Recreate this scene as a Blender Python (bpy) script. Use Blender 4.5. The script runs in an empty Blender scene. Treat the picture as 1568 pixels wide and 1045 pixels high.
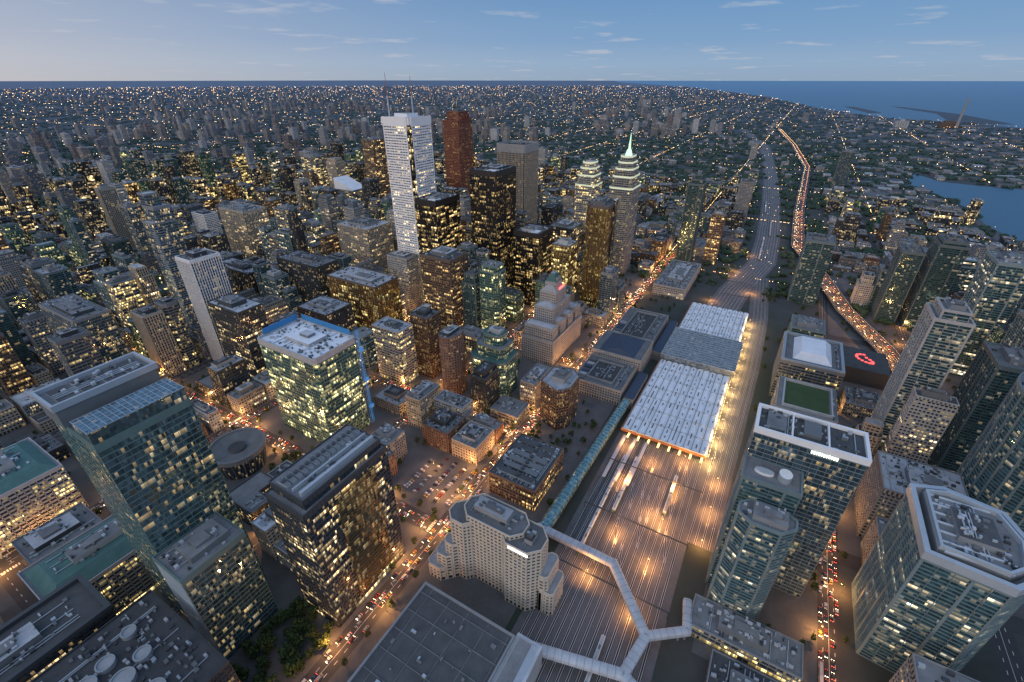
import bpy, math, random
import numpy as np
R=random.Random(7)
# ------------------------------------------------------------------ frame
# World: +X = along the east-west streets, +Y = along the north-south streets, metres.
CAM_H=346.0
def vis(E,N,z=0,m=130):
    X=.5*E-.866*N;Y=.866*E+.5*N;D=CAM_H-z
    d=Y*.8695+D*.494;up=Y*.494-D*.8695
    if d<20: return False
    u=784+705*X/d;v=522-705*up/d
    return -m<u<1568+m and v<1045+m
# ------------------------------------------------------------------ node helpers
def newmat(name):
    m=bpy.data.materials.new(name);m.use_nodes=True
    nt=m.node_tree;return m,nt,nt.nodes['Principled BSDF']
def mt(nt,op,a,b=None,c=None):
    n=nt.nodes.new('ShaderNodeMath');n.operation=op
    for i,x in enumerate((a,b,c)):
        if x is None: continue
        if isinstance(x,(int,float)): n.inputs[i].default_value=x
        else: nt.links.new(x,n.inputs[i])
    return n.outputs[0]
def mixc(nt,f,a,b,bt='MIX'):
    n=nt.nodes.new('ShaderNodeMix');n.data_type='RGBA';n.blend_type=bt
    for sock,x in ((n.inputs[0],f),(n.inputs[6],a),(n.inputs[7],b)):
        if isinstance(x,(int,float)): sock.default_value=x
        elif isinstance(x,tuple): sock.default_value=(*x,1)
        else: nt.links.new(x,sock)
    return n.outputs[2]
def noise(nt,scale,detail=3,vec=None,out=0,rough=.55):
    n=nt.nodes.new('ShaderNodeTexNoise');n.inputs['Scale'].default_value=scale;n.inputs['Detail'].default_value=detail
    n.inputs['Roughness'].default_value=rough
    if vec is not None: nt.links.new(vec,n.inputs['Vector'])
    return n.outputs[out]
def ramp(nt,f,stops):
    n=nt.nodes.new('ShaderNodeValToRGB');nt.links.new(f,n.inputs[0])
    e=n.color_ramp.elements
    while len(e)<len(stops): e.new(.5)
    for k,(p,c) in enumerate(stops):
        e[k].position=p;e[k].color=(*c,1)
    return n.outputs[0]
def geopos(nt): return nt.nodes.new('ShaderNodeNewGeometry').outputs['Position']
def simple(name,col,rough=.8,var=.25,scale=.15,metal=0,objvar=.25):
    m,nt,b=newmat(name)
    p=geopos(nt);n=noise(nt,scale,5,p);n2=noise(nt,scale*9,3,p)
    oi=nt.nodes.new('ShaderNodeObjectInfo').outputs['Random']
    k=mt(nt,'ADD',mt(nt,'MULTIPLY',n,var*2),1-var)
    k=mt(nt,'MULTIPLY',k,mt(nt,'ADD',mt(nt,'MULTIPLY',n2,var),1-var/2))
    k=mt(nt,'MULTIPLY',k,mt(nt,'ADD',mt(nt,'MULTIPLY',oi,objvar*2),1-objvar))
    v=nt.nodes.new('ShaderNodeCombineXYZ')
    for i in range(3): nt.links.new(k,v.inputs[i])
    nt.links.new(mixc(nt,1.0,col,v.outputs[0],'MULTIPLY'),b.inputs['Base Color'])
    b.inputs['Roughness'].default_value=rough;b.inputs['Metallic'].default_value=metal
    return m
def emis(name,col,s,base=(.1,.1,.1),samp=False):
    m,nt,b=newmat(name)
    b.inputs['Base Color'].default_value=(*base,1)
    b.inputs['Emission Color'].default_value=(*col,1);b.inputs['Emission Strength'].default_value=s
    if not samp: m.cycles.emission_sampling='NONE'
    return m
def facade(name,glass,metal=0,rough=.1,w=1.5,fh=3.8,lit=.25,es=1.2,warm=(1,.66,.26),cool=(1,.86,.55),wall=None,ww=.62,wh=.55,attr=False,tilt=.03):
    m,nt,b=newmat(name)
    uv=nt.nodes.new('ShaderNodeUVMap').outputs[0]
    s=nt.nodes.new('ShaderNodeSeparateXYZ');nt.links.new(uv,s.inputs[0])
    U=mt(nt,'DIVIDE',s.outputs[0],w);V=mt(nt,'DIVIDE',s.outputs[1],fh)
    cu=mt(nt,'FLOOR',U);cv=mt(nt,'FLOOR',V);fu=mt(nt,'FRACT',U);fv=mt(nt,'FRACT',V)
    def wn(a,c):
        cb=nt.nodes.new('ShaderNodeCombineXYZ');nt.links.new(a,cb.inputs[0]);nt.links.new(c,cb.inputs[1])
        w_=nt.nodes.new('ShaderNodeTexWhiteNoise');w_.noise_dimensions='3D';nt.links.new(cb.outputs[0],w_.inputs['Vector']);return w_
    w1=wn(cu,cv);w2=wn(mt(nt,'FLOOR',mt(nt,'DIVIDE',U,7.3)),mt(nt,'ADD',cv,77.5))
    thr=mt(nt,'MULTIPLY',mt(nt,'ADD',mt(nt,'MULTIPLY',mt(nt,'POWER',w2.outputs[0],3.5),3.6),.12),lit)
    if not attr:
        oi=nt.nodes.new('ShaderNodeObjectInfo').outputs['Random']
        thr=mt(nt,'MULTIPLY',thr,mt(nt,'ADD',mt(nt,'MULTIPLY',mt(nt,'POWER',oi,1.4),1.3),.4))
    mask=mt(nt,'LESS_THAN',w1.outputs[0],thr)
    sc=nt.nodes.new('ShaderNodeSeparateColor');nt.links.new(w1.outputs[1],sc.inputs[0])
    st=mt(nt,'ADD',mt(nt,'MULTIPLY',mt(nt,'POWER',sc.outputs[0],3.0),2.2),.14)
    st=mt(nt,'MULTIPLY',mt(nt,'MULTIPLY',st,mask),es)
    st=mt(nt,'MULTIPLY',st,mt(nt,'ADD',mt(nt,'MULTIPLY',mt(nt,'MULTIPLY',fv,fv),1.1),.4))  # glow rises towards the pane top, imitating ceiling light inside
    ec=mixc(nt,mt(nt,'POWER',sc.outputs[1],2.0),warm,cool)
    vv=mt(nt,'ADD',mt(nt,'MULTIPLY',sc.outputs[2],.8),.6)
    vc=nt.nodes.new('ShaderNodeCombineXYZ')
    for i in range(3): nt.links.new(vv,vc.inputs[i])
    base=mixc(nt,1.0,glass,vc.outputs[0],'MULTIPLY')
    if wall or attr:
        a=mt(nt,'LESS_THAN',mt(nt,'ABSOLUTE',mt(nt,'SUBTRACT',fu,.5)),ww/2)
        c=mt(nt,'LESS_THAN',mt(nt,'ABSOLUTE',mt(nt,'SUBTRACT',fv,.5)),wh/2)
        wm=mt(nt,'MULTIPLY',a,c)
        if attr:
            at=nt.nodes.new('ShaderNodeAttribute');at.attribute_name='bcol';wc=at.outputs['Color']
        else: wc=wall
        base=mixc(nt,wm,wc,base);st=mt(nt,'MULTIPLY',st,wm)
        ro=mt(nt,'SUBTRACT',.8,mt(nt,'MULTIPLY',wm,.8-rough));nt.links.new(ro,b.inputs['Roughness'])
    else: b.inputs['Roughness'].default_value=rough
    nt.links.new(base,b.inputs['Base Color']);b.inputs['Metallic'].default_value=metal
    b.inputs['Specular IOR Level'].default_value=.9
    nt.links.new(ec,b.inputs['Emission Color']);nt.links.new(st,b.inputs['Emission Strength'])
    if tilt:
        g=nt.nodes.new('ShaderNodeNewGeometry').outputs['Normal']
        vs=nt.nodes.new('ShaderNodeVectorMath');vs.operation='SUBTRACT';nt.links.new(w1.outputs[1],vs.inputs[0]);vs.inputs[1].default_value=(.5,.5,.5)
        sk=nt.nodes.new('ShaderNodeVectorMath');sk.operation='SCALE';nt.links.new(vs.outputs[0],sk.inputs[0]);sk.inputs['Scale'].default_value=tilt*2
        ad=nt.nodes.new('ShaderNodeVectorMath');ad.operation='ADD';nt.links.new(g,ad.inputs[0]);nt.links.new(sk.outputs[0],ad.inputs[1])
        no=nt.nodes.new('ShaderNodeVectorMath');no.operation='NORMALIZE';nt.links.new(ad.outputs[0],no.inputs[0])
        nt.links.new(no.outputs[0],b.inputs['Normal'])
    m.cycles.emission_sampling='NONE'
    return m
# ------------------------------------------------------------------ mesh builder
class MB:
    def __init__(s): s.v=[];s.f=[];s.m=[];s.uv=[];s.mats=[];s.u0=R.randrange(0,900)*60.0
    def mi(s,mat):
        if mat not in s.mats: s.mats.append(mat)
        return s.mats.index(mat)
    def face(s,pts,mat,uvs=None):
        n=len(s.v);s.v+=pts;s.f.append(tuple(range(n,n+len(pts))));s.m.append(s.mi(mat))
        s.uv+= uvs if uvs else [(p[0],p[1]) for p in pts]
    def prism(s,poly,z0,z1,mat,top=None,bot=False):
        u=s.u0;n=len(poly)
        for i in range(n):
            a=poly[i];b=poly[(i+1)%n];L=math.hypot(b[0]-a[0],b[1]-a[1])
            s.face([(a[0],a[1],z0),(b[0],b[1],z0),(b[0],b[1],z1),(a[0],a[1],z1)],mat,[(u,z0),(u+L,z0),(u+L,z1),(u,z1)])
            u+=math.ceil(L/60+.01)*60
        if top: s.face([(p[0],p[1],z1) for p in poly],top)
        if bot: s.face([(p[0],p[1],z0) for p in reversed(poly)],top or mat)
    def box(s,x0,x1,y0,y1,z0,z1,mat,top=None):
        s.prism([(x0,y0),(x1,y0),(x1,y1),(x0,y1)],z0,z1,mat,top or mat,True)
    def ring(s,po,pi,z0,z1,mat):
        n=len(po);s.prism(po,z0,z1,mat)
        for i in range(n):
            j=(i+1)%n
            s.face([(*pi[j],z0),(*pi[i],z0),(*pi[i],z1),(*pi[j],z1)],mat)
            s.face([(*po[i],z1),(*po[j],z1),(*pi[j],z1),(*pi[i],z1)],mat)
            s.face([(*po[j],z0),(*po[i],z0),(*pi[i],z0),(*pi[j],z0)],mat)
    def frust(s,p0,z0,p1,z1,mat,top=None):
        n=len(p0)
        for i in range(n):
            j=(i+1)%n
            s.face([(*p0[i],z0),(*p0[j],z0),(*p1[j],z1),(*p1[i],z1)],mat,[(i*60,z0),(i*60+9,z0),(i*60+9,z1),(i*60,z1)])
        if top: s.face([(*p,z1) for p in p1],top)
    def rod(s,a,b,r,mat,n=5,r2=None):
        a=np.array(a,float);b=np.array(b,float);d=b-a;d/=np.linalg.norm(d)
        t=np.array([1,0,0]) if abs(d[0])<.8 else np.array([0,1,0])
        x=np.cross(d,t);x/=np.linalg.norm(x);y=np.cross(d,x);r2=r if r2 is None else r2
        P=[tuple(a+r*(math.cos(k*2*math.pi/n)*x+math.sin(k*2*math.pi/n)*y)) for k in range(n)]
        Q=[tuple(b+r2*(math.cos(k*2*math.pi/n)*x+math.sin(k*2*math.pi/n)*y)) for k in range(n)]
        for k in range(n):
            j=(k+1)%n;s.face([P[k],Q[k],Q[j],P[j]],mat)
        s.face(Q[::-1],mat)
    def mesh(s,name):
        me=bpy.data.meshes.new(name);me.from_pydata(s.v,[],s.f)
        for m in s.mats: me.materials.append(m)
        me.polygons.foreach_set('material_index',s.m)
        l=me.uv_layers.new(name='UVMap');l.data.foreach_set('uv',[c for t in s.uv for c in t])
        me.update();return me
    def obj(s,name,loc=(0,0,0)):
        o=bpy.data.objects.new(name,s.mesh(name));o.location=loc;bpy.context.scene.collection.objects.link(o);return o
def put(name,me,loc,rz=0,sc=1):
    o=bpy.data.objects.new(name,me);o.location=loc;o.rotation_euler=(0,0,rz);o.scale=(sc,sc,sc)
    bpy.context.scene.collection.objects.link(o);return o
def off(poly,d):
    n=len(poly);out=[]
    for i in range(n):
        a=poly[i-1];b=poly[i];c=poly[(i+1)%n]
        def nr(p,q):
            L=math.hypot(q[0]-p[0],q[1]-p[1]) or 1;return ((q[1]-p[1])/L,-(q[0]-p[0])/L)
        n1=nr(a,b);n2=nr(b,c);k=1+n1[0]*n2[0]+n1[1]*n2[1]
        k=max(k,.35);out.append((b[0]+d*(n1[0]+n2[0])/k,b[1]+d*(n1[1]+n2[1])/k))
    return out
def rect(E0,E1,N0,N1): return [(E0,N0),(E1,N0),(E1,N1),(E0,N1)]
def cham(E0,E1,N0,N1,c):
    c=min(c,(E1-E0)*.3,(N1-N0)*.3)
    return [(E0+c,N0),(E1-c,N0),(E1,N0+c),(E1,N1-c),(E1-c,N1),(E0+c,N1),(E0,N1-c),(E0,N0+c)]
def ell(cx,cy,rx,ry,n=20): return [(cx+rx*math.cos(k*2*math.pi/n),cy+ry*math.sin(k*2*math.pi/n)) for k in range(n)]
# ------------------------------------------------------------------ materials
conc=simple('concrete_light',(.36,.36,.355),.85)
concd=simple('concrete_grey',(.21,.22,.23),.85)
white=simple('white_stone',(.80,.80,.80),.6,.08,objvar=.03)
beige=simple('beige_precast',(.41,.355,.285),.85,.15,objvar=.15)
beigel=simple('beige_precast_light',(.60,.53,.44),.85,.12,objvar=.05)
brick=simple('brick',(.20,.125,.095),.9)
brown=simple('brown_stone',(.14,.105,.085),.6)
redst=simple('red_granite',(.23,.075,.045),.45,.2,objvar=.02)
blackm=simple('black_steel',(.022,.02,.02),.45,.2,objvar=.05)
dkmet=simple('dark_metal',(.05,.055,.06),.5)
ltmet=simple('light_metal',(.40,.44,.47),.45,.15,metal=.3)
slabm=simple('condo_slab_edge',(.14,.19,.20),.6,.2,objvar=.35)
roofd=simple('roof_dark',(.07,.075,.08),.9,.5,.12)
roofm=simple('roof_grey',(.17,.178,.185),.9,.5,.1)
roofl=simple('roof_light',(.40,.42,.445),.85,.35,.1)
roofw=simple('roof_white',(.76,.79,.83),.8,.2,.06,objvar=.03)
roofb=simple('roof_slate_blue',(.05,.075,.12),.7,.3,.1)
copper=simple('copper_green',(.06,.14,.13),.7,.4)
asphalt=simple('asphalt',(.05,.05,.053),.85,.3,.05,objvar=0)
paving=simple('paving',(.085,.088,.092),.9,.5,.06,objvar=.2)
paint=simple('road_paint',(.7,.7,.68),.7,.1,objvar=0)
ballast=simple('ballast',(.12,.12,.125),.95,.6,.03,objvar=0)
railm=simple('rail_steel',(.55,.54,.53),.4,.1,metal=.3)
grass=simple('grass',(.04,.07,.025),.95,.4,.1)
greenglass=simple('pale_green_frame',(.11,.18,.17),.4)
rust=simple('rust_frame',(.30,.13,.06),.8)
louv=simple('louvre',(.14,.15,.155),.6,.2)
G={}
G['dark']=facade('glass_dark_office',(.045,.055,.065),.3,.08,1.6,3.8,.26,1.7)
G['black']=facade('glass_black',(.012,.012,.014),.1,.14,1.5,3.8,.24,1.7,(1,.62,.2),(1,.8,.4))
G['gold']=facade('glass_gold',(.40,.26,.08),.85,.14,1.6,3.8,.32,1.5,(1,.72,.25),(1,.85,.4))
G['green']=facade('glass_green',(.09,.19,.16),.6,.08,1.6,3.8,.32,1.7,(1,.78,.3),(.85,.95,.55))
G['blue']=facade('glass_blue',(.09,.165,.205),.65,.07,1.5,3.6,.18,1.7)
G['condo']=facade('glass_condo',(.07,.155,.17),.6,.09,2.6,3.0,.22,1.7,(1,.72,.38),(1,.92,.75))
G['punch']=facade('glass_punched',(.04,.05,.06),.2,.12,3.2,3.6,.26,1.7)
G['stone']=facade('glass_punched_dim',(.04,.05,.06),.2,.12,3.2,3.6,.07,1.2)
G['lit']=facade('glass_office_lit',(.06,.07,.075),.35,.1,1.6,3.8,.52,1.6,(1,.66,.2),(1,.85,.42))
G['rbcc']=facade('glass_silver',(.19,.28,.29),.8,.05,1.5,4.0,.12,1.7,tilt=.07)
G['brown']=facade('glass_bronze',(.13,.08,.05),.6,.1,1.6,3.8,.34,1.5,(1,.6,.2),(1,.75,.35))
FH=dict(dark=3.8,black=3.8,gold=3.8,green=3.8,blue=3.6,condo=3.0,punch=3.6,stone=3.6,lit=3.8,rbcc=4.0,brown=3.8)
farm=facade('far_facade',(.06,.07,.09),.2,.15,3.2,3.4,.18,1.9,attr=True,tilt=0)
# style: glass, frame, band height, band offset, mullion spacing, mullion width, offset, balcony
ST={'black':('black',blackm,.9,.12,3.0,.35,.3,0),'dark':('dark',dkmet,1.0,.15,3.2,.3,.2,0),'gold':('gold',brown,.5,.06,4.8,.5,.25,0),
'green':('green',greenglass,1.0,.15,3.2,.25,.15,0),'blue':('blue',concd,.5,.1,4.5,.2,.15,0),'condo':('condo',slabm,.3,.9,0,0,0,1),
'condow':('condo',conc,.35,1.1,0,0,0,1),'beige':('punch',beige,1.7,.25,3.2,1.1,.3,0),'conc':('punch',conc,1.7,.25,3.2,1.0,.3,0),
'concd':('punch',concd,1.6,.25,3.2,1.0,.3,0),'white':('dark',white,2.2,.3,4.8,.5,.1,0),'brick':('punch',brick,1.9,.2,3.2,1.6,.25,0),
'brown':('brown',brown,1.3,.2,3.2,.5,.25,0),'red':('brown',redst,1.6,.25,3.0,.9,.3,0),'lit':('lit',concd,1.2,.3,4.8,.35,.2,0),
'stone':('stone',beigel,1.8,.25,3.2,1.3,.35,0),'stoned':('stone',conc,1.8,.25,3.2,1.3,.35,0),
'vert':('dark',white,.4,.05,3.2,1.1,.6,0),'vertb':('dark',beige,.8,.1,3.2,1.2,.6,0),'rbcc':('rbcc',greenglass,.8,.12,6.0,.25,.2,0),'lbeige':('lit',conc,1.7,.3,4.8,.6,.3,0)}
def shell(B,poly,z0,h,style,roof=None,par=1.2,detail=2):
    g,fr,bh,bo,ms,mw,mo,bal=ST[style];fh=FH[g];roof=roof or R.choice([roofd,roofm,roofm,roofl])
    B.prism(poly,z0,h,G[g],roof)
    if detail:
        k=math.ceil(z0/fh)
        while (k+1)*fh<h-.5:
            z=k*fh
            if bal:
                B.prism(off(poly,bo),z,z+.3,fr,fr,True)
            elif z>z0+.1: B.prism(off(poly,bo),z,z+bh,fr,fr,True)
            k+=1
        B.ring(off(poly,bo+.05),off(poly,-.4),min(k*fh,h-.6),h+par,fr)
        if z0<1: B.prism(off(poly,.3),z0,.6,fr)
        n=len(poly);cn=sum(p[1] for p in poly)/n
        for i in range(n):
            a=poly[i];b=poly[(i+1)%n];L=math.hypot(b[0]-a[0],b[1]-a[1])
            if L<.5: continue
            nx,ny=(b[1]-a[1])/L,-(b[0]-a[0])/L
            if nx>.5 or (cn>0 and ny>.8) or (cn<0 and ny<-.8): continue
            tx,ty=(b[0]-a[0])/L,(b[1]-a[1])/L
            if bal:
                q=max(1,int(L/7))
                for t in range(q+1):
                    c=(a[0]+tx*L*t/q,a[1]+ty*L*t/q);w=.12 if t%3 else .8;e=bo-.08
                    B.prism([(c[0]-tx*w,c[1]-ty*w),(c[0]-tx*w+nx*e,c[1]-ty*w+ny*e),(c[0]+tx*w+nx*e,c[1]+ty*w+ny*e),(c[0]+tx*w,c[1]+ty*w)][::-1],z0,h,fr)
            elif ms:
                q=max(1,round(L/ms));w=mw/2
                for t in range(q+1):
                    c=(a[0]+tx*L*t/q,a[1]+ty*L*t/q)
                    B.prism([(c[0]-tx*w,c[1]-ty*w),(c[0]-tx*w+nx*mo,c[1]-ty*w+ny*mo),(c[0]+tx*w+nx*mo,c[1]+ty*w+ny*mo),(c[0]+tx*w,c[1]+ty*w)][::-1],z0,h-.1,fr)
    else: B.ring(off(poly,.1),off(poly,-.4),h-.5,h+par*.8,fr)
def bbox(poly):
    x=[p[0] for p in poly];y=[p[1] for p in poly];return min(x),max(x),min(y),max(y)
def rooftop(B,poly,h,amt=1.0,pent=True,mat=None):
    x0,x1,y0,y1=bbox(poly);w=x1-x0;d=y1-y0
    cx=(x0+x1)/2+R.uniform(-.06,.06)*w;cy=(y0+y1)/2+R.uniform(-.06,.06)*d
    pm=mat or R.choice([louv,concd,conc,dkmet])
    if pent:
        a=w*R.uniform(.22,.33);b=d*R.uniform(.22,.33);ph=R.uniform(3,6.5)
        B.box(cx-a,cx+a,cy-b,cy+b,h,h+ph,pm,R.choice([roofd,roofm,roofl]))
        B.box(cx-a*.5,cx+a*.3,cy-b*.6,cy+b*.4,h+ph,h+ph+1.8,louv,roofm)
    for i in range(int(amt*w*d/60)+2):
        x=R.uniform(x0+2,x1-3);y=R.uniform(y0+2,y1-3);s=R.uniform(.6,2.4);t=R.uniform(.6,3.4)
        zz=h
        if pent and abs(x-cx)<a and abs(y-cy)<b: zz=h+ph
        if x+s>x1-1 or y+t>y1-1: continue
        B.box(x,x+s,y,y+t,zz,zz+R.uniform(.7,2.2),R.choice([ltmet,louv,dkmet,roofl]))
    for i in range(int(amt*2)):
        y=R.uniform(y0+3,y1-3);B.box(x0+2,x1-2,y,y+.5,h+.4,h+.9,ltmet)
OCC=[]
def occ(E0,E1,N0,N1): OCC.append((E0,E1,N0,N1))
def tower(name,E0,E1,N0,N1,h,style,poly=None,roof=None,amt=1,pent=True):
    B=MB();poly=poly or rect(E0,E1,N0,N1);occ(E0,E1,N0,N1)
    shell(B,poly,0,h,style,roof);rooftop(B,poly,h,amt,pent)
    return B.obj(name)
# ------------------------------------------------------------------ landmark buildings
def white_tower():
    B=MB();E0,E1,N0,N1=564,619,499,555;occ(E0,E1,N0,N1)
    c=5;poly=[(E0+c,N0),(E1-c,N0),(E1-c,N0+c),(E1,N0+c),(E1,N1-c),(E1-c,N1-c),(E1-c,N1),(E0+c,N1),(E0+c,N1-c),(E0,N1-c),(E0,N0+c),(E0+c,N0+c)]
    g=G['dark'];B.prism(poly,0,290,g,roofl)
    for k in range(1,76):
        z=k*3.8
        for q in (rect(E0+c,E1-c,N0-.35,N0+.5),rect(E0-.35,E0+.5,N0+c,N1-c)):
            B.prism(q,z,z+2.45,white,white,True)
    for q in (rect(E0+c-.5,E1-c+.5,N0-.4,N0+1),rect(E0-.4,E0+1,N0+c-.5,N1-c+.5)):
        B.prism(q,286,298,white,white,True)
    B.box(E0+1.2,E1-1.2,N0+1.2,N1-1.2,288,297,white,roofl)
    for x in (E0+c,E1-c-1.4): B.box(x,x+1.4,N0-.6,N0+1,0,298.4,white)
    for y in (N0+c,N1-c-1.4): B.box(E0-.6,E0+1,y,y+1.4,0,298.4,white)
    for k in range(8):
        B.box(E0+c+2+k*5.2,E0+c+2.5+k*5.2,N0-.45,N0,4,286,white);B.box(E0-.45,E0,N0+c+2+k*5.2,N0+c+2.5+k*5.2,4,286,white)
    B.box(580,605,515,540,297,302,white,roofm)
    for x,y,t in ((575,545,355),(600,520,351)):
        B.rod((x,y,297),(x,y,325),1.1,ltmet,6);B.rod((x,y,325),(x,y,t),.7,rust,5,.25)
    return B.obj('marble_office_tower')
white_tower()
B=MB();occ(1033,1100,753,800)
shell(B,rect(1033,1095,753,800),0,255,'red',roofd);shell(B,rect(1045,1085,758,795),255,275,'red',roofd)
for k in range(5): B.box(1036+k*11,1040+k*11,752,758,255,262+k*2.2,redst)
rooftop(B,rect(1045,1085,758,795),275);B.obj('red_granite_office_tower')
B=MB();occ(819,886,446,512);p=cham(819,880,446,508,3);shell(B,p,0,232,'vertb',roofl);B.ring(off(p,.9),off(p,-.5),224,239,conc);rooftop(B,p,233,1.4);B.obj('striped_office_tower')
for a in ((622,684,388,436,223),(560,622,458,498,183),(653,705,327,374,128)):
    B=MB();occ(*a[:4]);p=rect(*a[:4]);shell(B,p,0,a[4],'black',roofd);B.ring(off(p,.5),off(p,-.5),a[4]-7,a[4]+1.5,blackm)
    rooftop(B,p,a[4],1.2,True);B.box(a[0]+6,a[0]+22,a[2]+6,a[2]+20,a[4],a[4]+1.2,roofw);B.obj('black_steel_office_tower')
spire=emis('glowing_green_spire',(.55,1,.6),1.1,(.5,.6,.5))  # emission stands in for floodlighting on the spire
crown=emis('glowing_crown_stone',(.9,1,.62),.45,(.5,.5,.45))  # stone glows by itself in place of crown floodlights
def stepped(name,E0,E1,N0,N1,hs,sp,style='lbeige'):
    B=MB();occ(E0,E1,N0,N1);z=0;ins=0
    for i,hh in enumerate(hs):
        p=cham(E0+ins,E1-ins,N0+ins,N1-ins,4+i);shell(B,p,z,hh,style,roofl)
        B.ring(off(p,.5),off(p,.1),hh-2,hh+1.3,crown);z=hh;ins+=2.8
    if sp:
        cx,cy=(E0+E1)/2,(N0+N1)/2
        B.frust(ell(cx,cy,7,7,8),z,ell(cx,cy,4,4,8),z+10,spire,spire)
        B.rod((cx,cy,z+9),(cx,cy,z+sp),2.6,spire,8,.3)
    else: rooftop(B,p,z)
    return B.obj(name)
stepped('stepped_office_tower_with_spire',867,925,246,290,(170,190,203,214,224),38)
stepped('stepped_office_tower',885,935,327,367,(165,183,196,206),0)
tower('gold_glass_office_tower',694,745,229,268,175,'gold',poly=[(694,229),(735,229),(745,239),(745,268),(704,268),(694,258)],roof=roofm)
tower('gold_glass_office_tower',668,703,279,310,112,'gold',roof=roofl)
B=MB();p=rect(716,728,226,228.8);shell(B,p,0,182,'vert',roofl,detail=0);B.obj('concrete_elevator_shaft')
def chateau():
    B=MB();E0,E1,N0,N1=495,595,222,270;occ(E0-4,E1+4,N0-4,N1+6)
    def wing(a,b,c,d,h,rh,rm):
        p=rect(a,b,c,d);shell(B,p,0,h,'stoned',roofl)
        i=min(b-a,d-c)*.3;B.frust(off(p,.4),h,off(p,-i),h+rh,rm,roofl)
        for k in range(3):
            x=a+(b-a)*(k+1)/4;B.box(x-1,x+1,c+.3,c+3,h,h+rh*.6,conc,rm)
    shell(B,rect(E0,E1,N0,N1),0,36,'stoned',roofm)
    for k in range(4): wing(E0+2+k*26,E0+18+k*26,N0+2,N1-4,54,3,roofl)
    wing(E0+22,E1-22,N0+12,N1-8,74,5,roofl);wing(E0+34,E1-34,N0+14,N1-10,92,9,conc);wing(E0+41,E1-41,N0+18,N1-14,104,12,copper)
    B.rod((545,247,116),(545,247,128),.3,dkmet)
    s=emis('red_sign_light',(1,.12,.1),3);
    for k in range(7): B.box(537+k*2.6,538.6+k*2.6,235.4,235.8,95,99,s)
    return B.obj('chateau_style_hotel')
chateau()
def station():
    B=MB();occ(450,690,95,178)
    for a in ((455,519,112,174),(581,690,112,174)):
        shell(B,rect(*a),0,20,'stoned',roofm);B.box(a[0]+12,a[1]-12,128,158,20.2,20.8,roofd);B.ring(rect(a[0]+10,a[1]-10,126,160),rect(a[0]+11,a[1]-11,127,159),20,22.5,conc)
        rooftop(B,rect(a[0]+1,a[1]-1,113,125),20,2,False);rooftop(B,rect(a[0]+13,a[1]-13,129,157),20.8,1.5,False)
        for k in range(6): B.box(a[0]+3+k*9,a[0]+8+k*9,162,171,20,21+R.random()*2,R.choice([roofl,louv,roofb]))
    shell(B,rect(520,580,108,175),0,29,'stoned',roofm);B.frust(rect(523,577,118,166),29,rect(530,570,140,144),34,roofb,roofb)
    for k in range(14): B.rod((523+k*4.2,178.2,1),(523+k*4.2,178.2,13),.9,conc,8)
    B.box(521,581,176,180,13,16,conc)
    B.box(455,519,96,108,0,14,concd,roofb);B.box(581,690,96,108,0,14,concd,roofb)
    return B.obj('railway_station_headhouse')
station()
def shed():
    B=MB();occ(400,795,-2,98);amb=emis('warm_platform_light',(1,.62,.2),3.5)
    gl=facade('atrium_glass',(.20,.235,.25),.4,.25,3,3,.05,1)
    for (a,b) in ((407,575),(668,792)):
        B.box(a,b,3,93,6.6,7.4,roofw,roofw)
        n=11
        for k in range(n):
            y=3+90*(k+.5)/n
            B.frust(rect(a+.5,b-.5,y-3.2,y+3.2),7.4,rect(a+.5,b-.5,y-1.9,y+1.9),8.6,roofw,roofw)
            x=a+6
            while x<b-8:
                if R.random()<.75: B.box(x,x+R.choice([4,6,9]),y-.55,y+.55,8.6,9.1,R.choice([louv,roofd,roofm,ltmet]))
                x+=R.choice([9,13,17])
            B.box(a+.5,b-.5,y+3.7,y+4.4,7.4,7.6,roofm)
        for q in range(int((b-a)/24)):
            B.box(a+q*24,a+q*24+.5,3,93,7.4,8.9,roofl)
        B.box(a-1,b,93.05,94,5,8.5,rust);B.box(a-.8,a-.2,3,93,5,7.5,rust)
        for k in range(int((b-a)/12)):
            for y in (3.5,20,36,52,68,84,92): B.rod((a+3+k*12,y,0),(a+3+k*12,y,6.7),.3,concd,4)
    B.box(576,667,-1,95,15,16,gl,gl);B.prism(rect(576,667,-1,95),7,15,gl)
    for k in range(15): B.box(576+k*6.4,576.5+k*6.4,-1.2,95.2,16,16.6,ltmet)
    for k in range(15): B.box(576,667.2,-1+k*6.7,-.6+k*6.7,16.05,16.5,ltmet)
    for y in range(6,92,11): B.box(408,575,y,y+3,.2,1.2,paving);B.box(398,406,y,y+2,5,5.3,amb)
    for k in range(20): B.box(410+k*8.2,415+k*8.2,1.4,1.9,5.2,5.7,amb)
    return B.obj('train_shed')
shed()
def hotel():
    B=MB();occ(165,215,70,178)
    shell(B,cham(178,203,84,116,8),0,66,'stone',roofm);shell(B,cham(182,205,100,150,7),0,69,'stone',roofm)
    shell(B,cham(177,197,138,160,6),0,64,'stone',roofm)
    for i,hh in enumerate((38,26,14)): shell(B,cham(174-i*4,184,150+i*4,162+i*6,3),0,hh,'stone',roofl)
    for i,hh in enumerate((40,24)): shell(B,cham(184,205,78-i*5,86,2),0,hh,'stone',roofl)
    rooftop(B,rect(185,203,104,148),69,1.5);rooftop(B,rect(181,199,88,100),66)
    s=emis('white_sign_light',(1,.95,.85),4);w=[.8,.8,.5,1,.7,.8,.6,.9,.8,.5,.8,1,.7,.4];y=106
    for q in w: B.box(177.1,177.5,y-q,y,64.2,65.9,s);y-=q+.4
    return B.obj('convention_hotel')
hotel()
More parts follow.
